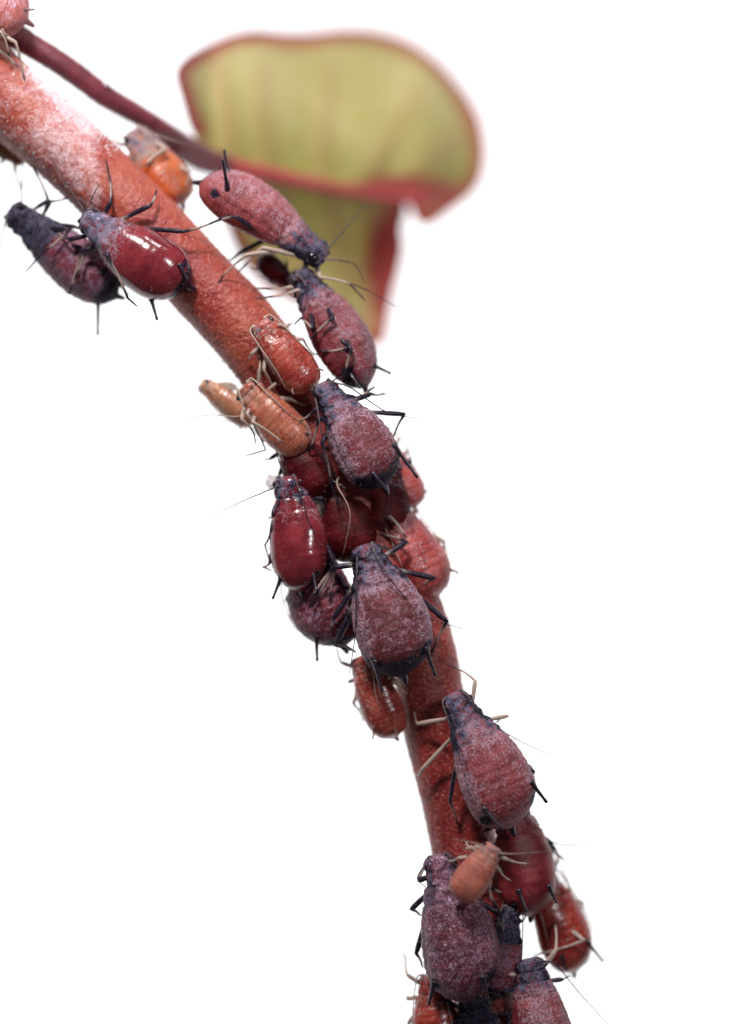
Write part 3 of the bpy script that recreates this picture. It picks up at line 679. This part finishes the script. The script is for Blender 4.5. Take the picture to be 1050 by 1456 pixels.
aphid("aphid", "plump dusty pink aphid in side view with black eye, below the leaf's fold", 'pink', 'pink', (462, 372), (284, 258), 92, d=-.25, roll=-48, mid=(372, 304), eye=1.8, H=(.88, .7), prof='side', pale_slots=('R2', 'R1', 'L1'),
      ants={'L': [(466, 356, -.05), (487, 330, .0), (520, 292, .1)], 'R': [(470, 369, -.1), (500, 374, -.05), (510, 384, 0), (518, 402, 0)]},
      legs={'R3': [(336, 308, -.45), (300, 318, -.25), (262, 330, -.2)], 'R2': [(352, 362, -.4), (318, 392, -.25), (304, 412, -.2)], 'R1': [(374, 352, -.3), (350, 376, -.1), (338, 388, -.1)],
            'L1': [(455, 394, -.1), (498, 404, -.1), (520, 428, -.1)], 'L2': [(440, 400, .2), (400, 420, .3)], 'L3': [(340, 360, .2), (310, 380, .3)]},
      horn={'L': ((322, 258, -.1), (318, 222, -.1)), 'R': ((322, 262, -.62), (316, 224, -.75))})
aphid("aphid", "pink-backed aphid with clustered dark legs, directly below the plump black-eyed one", 'pink', 'pinkdark', (420, 386), (522, 552), 92, d=-.20, roll=44, mid=(474, 464), waxk=.8, H=(.85, .75), prof='side', pale_slots=('L1', 'L2'), rump=2.0,
      ants={'R': [(434, 388, -.1), (500, 404, -.1), (535, 420, .0), (568, 438, .1)], 'L': [(432, 400, -.35), (436, 425, -.4), (432, 446, -.4)]},
      legs={'L1': [(412, 408, -.25), (384, 411, -.1), (362, 410, -.1)], 'L2': [(424, 412, -.3), (386, 422, -.25), (362, 425, -.2)], 'L3': [(498, 493, -.45), (460, 500, -.35), (455, 498, -.35)],
            'R1': [(445, 470, -.50), (428, 452, -.4), (418, 462, -.3)], 'R2': [(474, 452, -.5), (446, 478, -.45)], 'R3': [(500, 498, -.5), (492, 530, -.4), (468, 545, -.3)]},
      horn={'R': ((520, 520, -.1), (548, 531, -.1)), 'L': ((500, 535, -.4), (512, 552, -.5))})
aphid("aphid", "dark plum aphid tucked in shade between the two pink side-view aphids", 'bare', 'crimson', (420, 408), (368, 366), 38, d=.25, roll=30, prof='nymph', pale=False, ls=.8)
aphid("aphid", "clear red young aphid lying on the stem, with straw-coloured feelers along its back", 'nymph', 'softred', (368, 458), (446, 556), 62, d=-.72, roll=8, prof='slim', pale=True, horn_dark=False,
      legs={'L1': [(362, 474, -.1), (372, 482, .1)], 'R1': [(400, 462, -.1), (420, 478, .1)]})
aphid("aphid", "tiny peach aphid sticking its eyed head out left of the stem", 'nymph', 'peach', (286, 544), (364, 602), 46, legs={'L1': [(312, 570, -.1), (318, 582, .1)], 'R1': [(330, 545, .0), (338, 552, .2)], 'R2': [(336, 548, .0), (342, 560, .2)], 'L2': [(330, 590, .0), (336, 600, .2)], 'L3': [(345, 600, .0), (350, 612, .2)]}, d=.05, roll=-45, prof='slim', pale=True, horn_dark=False, eye=1.1,
      ants={'L': [(290, 555, -.05), (302, 578, -.05), (325, 602, 0)], 'R': [(300, 540, -.1), (318, 520, -.1), (312, 512, 0)]})
aphid("aphid", "orange young aphid with long pale legs, left of the grey-headed waxy one", 'nymph', 'orange', (346, 548), (436, 644), 66, d=-.55, roll=-18, prof='slim', pale=True, horn_dark=False,
      ants={'L': [(340, 556, -.1), (344, 590, -.15), (300, 590, -.1), (258, 596, .0)]},
      legs={'L1': [(344, 596, -.2), (362, 618, -.1), (364, 632, 0)], 'L2': [(352, 588, -.35), (378, 640, .0), (350, 648, .0)], 'L3': [(360, 600, -.42), (400, 628, -.3)]})
# --- the crowded middle
aphid("aphid", "deep crimson aphid squeezed under the orange young one and the waxy one", 'bare', 'crimson', (405, 610), (460, 712), 74, d=-.42, roll=-8, prof='nymph', pale=False)
aphid("aphid", "dark red aphid lowest in the pile, right of the striped glossy one", 'bare', 'crimson', (474, 676), (512, 800), 92, d=-.26, roll=0, prof='nymph', pale=True, ants={'R': [(480, 690, -.5), (498, 730, -.55), (488, 790, -.5)]})
aphid("aphid", "deep red aphid in the pile, directly under the rump of the waxy one", 'bare', 'crimson', (552, 655), (545, 780), 80, d=-.15, roll=20, prof='nymph', pale=False,
      ants={'R': [(545, 676, -.4), (560, 700, -.45), (548, 740, -.45)]})
aphid("aphid", "grey-headed waxy aphid with a red back patch, upper one of the crowded middle", 'waxy', 'waxy', (455, 545), (548, 692), 92, d=-.93, roll=14, mid=(510, 624),
      ants={'R': [(480, 545, -.1), (500, 552, -.1), (556, 588, .3), (625, 596, .6)], 'L': [(448, 560, -.05), (455, 600, -.3), (464, 650, -.28), (470, 690, .1), (488, 725, .2)]},
      legs={'R1': [(506, 566, .2), (528, 553, .3), (534, 550, .3)], 'L1': [(446, 585, .0), (424, 600, .2), (420, 606, .3)], 'L2': [(452, 598, .0), (441, 640, .2), (440, 648, .3)], 'R2': [(528, 560, .3), (545, 560, .5)],
            'R3': [(576, 589, .3), (562, 616, .45), (556, 626, .5)], 'L3': [(458, 630, -.05), (472, 690, .2), (482, 720, .3)]},
      horn={'R': ((558, 636, .0), (592, 680, .0)), 'L': ((534, 676, -.32), (552, 698, -.35))})
aphid("aphid", "rosy young aphid poking out at the right, under the waxy one's spike", 'rosy', 'rosy', (548, 632), (592, 722), 56, d=.05, roll=35, prof='slim', pale=True, ants={'R': [(562, 630, -.1), (580, 620, 0), (596, 636, .0), (612, 660, .1)]}, horn_dark=False)
aphid("aphid", "rosy aphid with straw-coloured leg, right of the pile above the pear-shaped waxy one", 'rosy', 'rosy', (546, 710), (622, 850), 90, d=-.18, roll=28, prof='nymph', pale=True,
      legs={'L1': [(556, 736, -.4), (575, 760, -.4)], 'R3': [(632, 770, .1), (636, 830, .2)]}, horn_dark=False)
aphid("aphid", "dark purplish-red aphid at the left, under the rump of the striped glossy one", 'dusky', 'dusky', (444, 762), (490, 919), 106, prof='side', d=-.18, roll=-20, mid=(455, 846),
      legs={'R1': [(474, 808, -.5), (442, 852, -.55), (440, 866, -.5)], 'R2': [(500, 850, -.5), (476, 878, -.5), (472, 884, -.4)], 'R3': [(500, 882, -.45), (477, 918, -.4), (498, 925, -.3)]},
      horn={'L': ((451, 904, -.1), (452, 938, -.1)), 'R': ((482, 900, -.35), (488, 924, -.35))}, ants={'L': [(408, 790, 0), (400, 840, .0), (412, 880, .05), (425, 905, .1)], 'R': None})
aphid("aphid", "glossy dark red aphid with amber flank and white glints, left of the pile", 'glossy', 'glossy', (408, 676), (428, 842), 88, d=-.55, roll=-12, waxk=.45, rump=.5, prof='side', mid=(424, 758),
      ants={'R': [(420, 680, -.25), (428, 705, -.45), (440, 742, -.48), (455, 775, -.45)], 'L': [(396, 690, -.1), (370, 702, -.1), (340, 715, 0), (290, 740, .1)]},
      legs={'L1': [(388, 732, -.1), (383, 736, .1)], 'L2': [(386, 752, -.1), (377, 775, .1), (384, 800, .2)], 'L3': [(384, 800, .0), (374, 806, .1), (388, 812, .2)], 'R3': [(478, 805, -.2), (470, 850, -.1)]},
      horn={'L': ((399, 824, -.1), (388, 852, -.1)), 'R': ((448, 822, -.40), (452, 842, -.42))})
aphid("aphid", "pear-shaped waxy aphid with dark rump and two black spikes, centre of the stem", 'waxy', 'waxy', (516, 774), (574, 963), 113, d=-.93, roll=2, mid=(552, 868),
      ants={'R': [(530, 778, -.2), (540, 800, -.30), (566, 838, -.40), (606, 876, -.1), (658, 894, .2)], 'L': [(508, 790, -.1), (507, 850, -.30), (505, 905, -.1), (497, 958, .1)]},
      legs={'R1': [(578, 770, .2), (540, 760, .5), (520, 757, .6)], 'R2': [(618, 822, .2), (600, 835, .5)], 'R3': [(636, 884, .1), (617, 922, .4), (612, 936, .5)], 'L1': [(474, 806, .1), (446, 856, .35), (441, 864, .4)],
            'L2': [(474, 880, .1), (470, 892, .4)], 'L3': [(479, 914, .2), (502, 925, .4)]},
      horn={'R': ((604, 922, -.1), (618, 960, -.05)), 'L': ((535, 942, -.2), (544, 984, -.2))})
aphid("aphid", "small orange-red young aphid clinging to the stem's left, below the pear-shaped one", 'nymph', 'softred', (512, 932), (562, 1050), 64, d=-.35, roll=-22, prof='slim', pale=True, horn_dark=False,
      ants={'L': [(506, 945, 0), (505, 985, 0), (500, 1030, .1)], 'R': [(530, 950, -.3), (534, 985, -.36), (541, 1012, -.34)]}, horn={'L': ((534, 1034, 0), (532, 1050, 0)), 'R': ((562, 1038, -.25), (567, 1052, -.25))},
      legs={'R1': [(560, 965, -.1), (588, 975, .1)]})
# --- the lower stem
aphid("aphid", "waxy pink-red aphid with neat grey head, alone on the bare lower stem", 'waxy', 'waxy_rose', (642, 985), (728, 1178), 107, d=-.92, roll=13, mid=(697, 1090), ls=.8, pale_slots=('L1', 'L2', 'R1', 'R2'), rump=.25,
      ants={'R': [(668, 992, -.15), (690, 1020, -.1), (726, 1046, .1), (782, 1074, .3)], 'L': [(630, 1000, -.2), (640, 1030, -.42), (652, 1056, -.45), (664, 1090, -.45)]},
      legs={'R1': [(676, 968, .1), (650, 950, .4), (634, 942, .5)], 'R2': [(722, 1018, .3), (708, 1026, .5)], 'L1': [(594, 1029, .3), (590, 1012, .5)], 'L2': [(599, 1096, .3), (592, 1104, .5)], 'L3': [(640, 1140, .1), (650, 1170, .4), (662, 1178, .5)],
            'R3': [(760, 1098, .3), (748, 1120, .5)]},
      horn={'R': ((752, 1112, -.05), (775, 1140, -.05)), 'L': ((690, 1152, -.38), (714, 1178, -.42))})
aphid("aphid", "bare dark red aphid under the neat grey-headed one's rump, at the stem's right", 'bare', 'wine', (722, 1130), (756, 1304), 90, d=-.40, roll=22, prof='nymph', pale=False, mid=(744, 1216),
      ants={'R': [(748, 1150, 0), (768, 1180, .1), (792, 1218, .1)], 'L': [(735, 1150, -.1), (768, 1182, .1), (793, 1200, .2), (840, 1201, .4), (886, 1201, .6)]}, horn={'L': ((740, 1272, -.5), (750, 1298, -.52)), 'R': ((782, 1262, -.2), (792, 1284, -.2))},
      legs={'R2': [(790, 1208, .3), (800, 1220, .4)]})
aphid("aphid", "bright glassy red aphid hanging at the right with a straw-coloured bent leg", 'nymph', 'red', (764, 1236), (818, 1384), 84, d=.15, roll=25, prof='nymph', pale=True, mid=(794, 1306),
      legs={'L3': [(831, 1337, -.35), (768, 1356, -.35), (758, 1360, -.3)], 'R2': [(812, 1268, .0), (800, 1240, .1)]}, horn={'R': ((832, 1338, 0), (855, 1366, 0)), 'L': ((800, 1362, -.3), (806, 1380, -.3))})
aphid("aphid", "stout purple aphid frosted with pale specks, at the foot of the stem", 'mottled', 'mottled', (622, 1214), (662, 1426), 112, d=-.92, roll=-3, mid=(650, 1322), H=(.8, .6),
      ants={'R': [(634, 1212, -.1), (655, 1240, -.2), (690, 1290, -.42), (706, 1330, -.3)], 'L': [(612, 1222, -.1), (600, 1236, 0), (594, 1250, .1), (606, 1262, .1)]},
      legs={'L1': [(596, 1252, .1), (606, 1232, .3)], 'L2': [(585, 1293, .2), (596, 1300, .4)], 'L3': [(592, 1356, .3), (600, 1372, .5)], 'R1': [(690, 1240, .3), (706, 1236, .5)], 'R3': [(712, 1300, .1), (722, 1340, .4)], 'R2': [(700, 1262, .2), (716, 1270, .4)]},
      horn={'L': ((616, 1402, -.2), (609, 1430, -.2)), 'R': ((686, 1388, -.2), (694, 1420, -.2))})
aphid("aphid", "tiny salmon-pink young aphid riding on the frosted purple one's shoulder", 'nymph', 'salmon', (704, 1202), (650, 1280), 52, d=-1.47, roll=5, prof='slim', pale=True, horn_dark=False, cauda=False,
      ants={'R': [(708, 1212, -.05), (730, 1214, -.05), (775, 1211, .1)], 'L': [(694, 1204, -.05), (672, 1198, -.05), (640, 1192, .1)]},
      legs={'R1': [(722, 1222, .0), (750, 1228, .3)], 'R2': [(712, 1240, .1), (726, 1252, .4)], 'L1': [(676, 1204, .1), (662, 1206, .3)], 'R3': [(696, 1262, .1), (702, 1280, .4)]})
aphid("aphid", "dusty grey-shouldered aphid cut by the bottom edge, right of the frosted purple one", 'pink', 'pinkdark', (752, 1362), (788, 1545), 88, d=-.62, roll=5, pale_slots=('L1', 'R1'), prof='side', mid=(768, 1450),
      ants={'R': [(766, 1366, -.1), (790, 1372, 0), (826, 1414, .1), (868, 1460, .2)], 'L': [(742, 1374, -.1), (732, 1390, 0), (720, 1420, .1)]},
      legs={'L1': [(726, 1386, -.1), (708, 1380, .2)], 'R3': [(800, 1450, .1), (812, 1500, .3)]})
aphid("aphid", "dark plum aphid wedged between the frosted purple one and the dusty grey-shouldered one", 'dark', 'dark', (728, 1288), (706, 1420), 56, d=-.52, roll=10, prof='side',  # added aphid, its dark body stands in for shade on the stem here
      legs={'R1': [(742, 1310, -.1), (748, 1300, .0)], 'R2': [(742, 1342, -.1), (736, 1326, .1)], 'R3': [(738, 1362, -.1), (730, 1390, .1)]})
aphid("aphid", "orange-red aphid cut by the bottom edge, under the frosted purple one's left rump", 'nymph', 'red', (612, 1384), (628, 1530), 74, d=-.40, roll=-15, prof='nymph', pale=True, horn_dark=False)
aphid("aphid", "blackish aphid cut by the bottom edge, between the orange-red and the grey-shouldered one", 'dark', 'black', (672, 1416), (694, 1560), 90, d=-.62, roll=0, prof='nymph',
      ants={'L': None, 'R': [(690, 1410, -.1), (716, 1420, -.1), (724, 1440, 0)]})

# ------------------------------------------------------------------ crumpled shed skin hanging left of the glossy aphid
def shed(px, py, d, size, label):
    vs, fs = [], []; n = 11; c = P(px, py, d)
    for i in range(n):
        for k in range(n):
            x, y = (i / (n - 1) - .5) * 2, (k / (n - 1) - .5) * 2
            vs.append(c + np.array([x * size * (1 - .3 * abs(y)) + R.gauss(0, size * .07), size * (.5 * math.sin(3 * x + 2 * y) + R.gauss(0, .12)), y * size * .8 + R.gauss(0, size * .07)]))
    fs = [(i * n + k, i * n + k + 1, (i + 1) * n + k + 1, (i + 1) * n + k) for i in range(n - 1) for k in range(n - 1)]
    o = mesh_obj("shed_skin", vs, fs, M['skin'], None, c, smooth=False); tag(o, label, "shed skin"); m = o.modifiers.new("thickness", 'SOLIDIFY'); m.thickness = .012
shed(391, 686, -.35, .13, "crumpled see-through shed skin left of the glossy aphid's head")
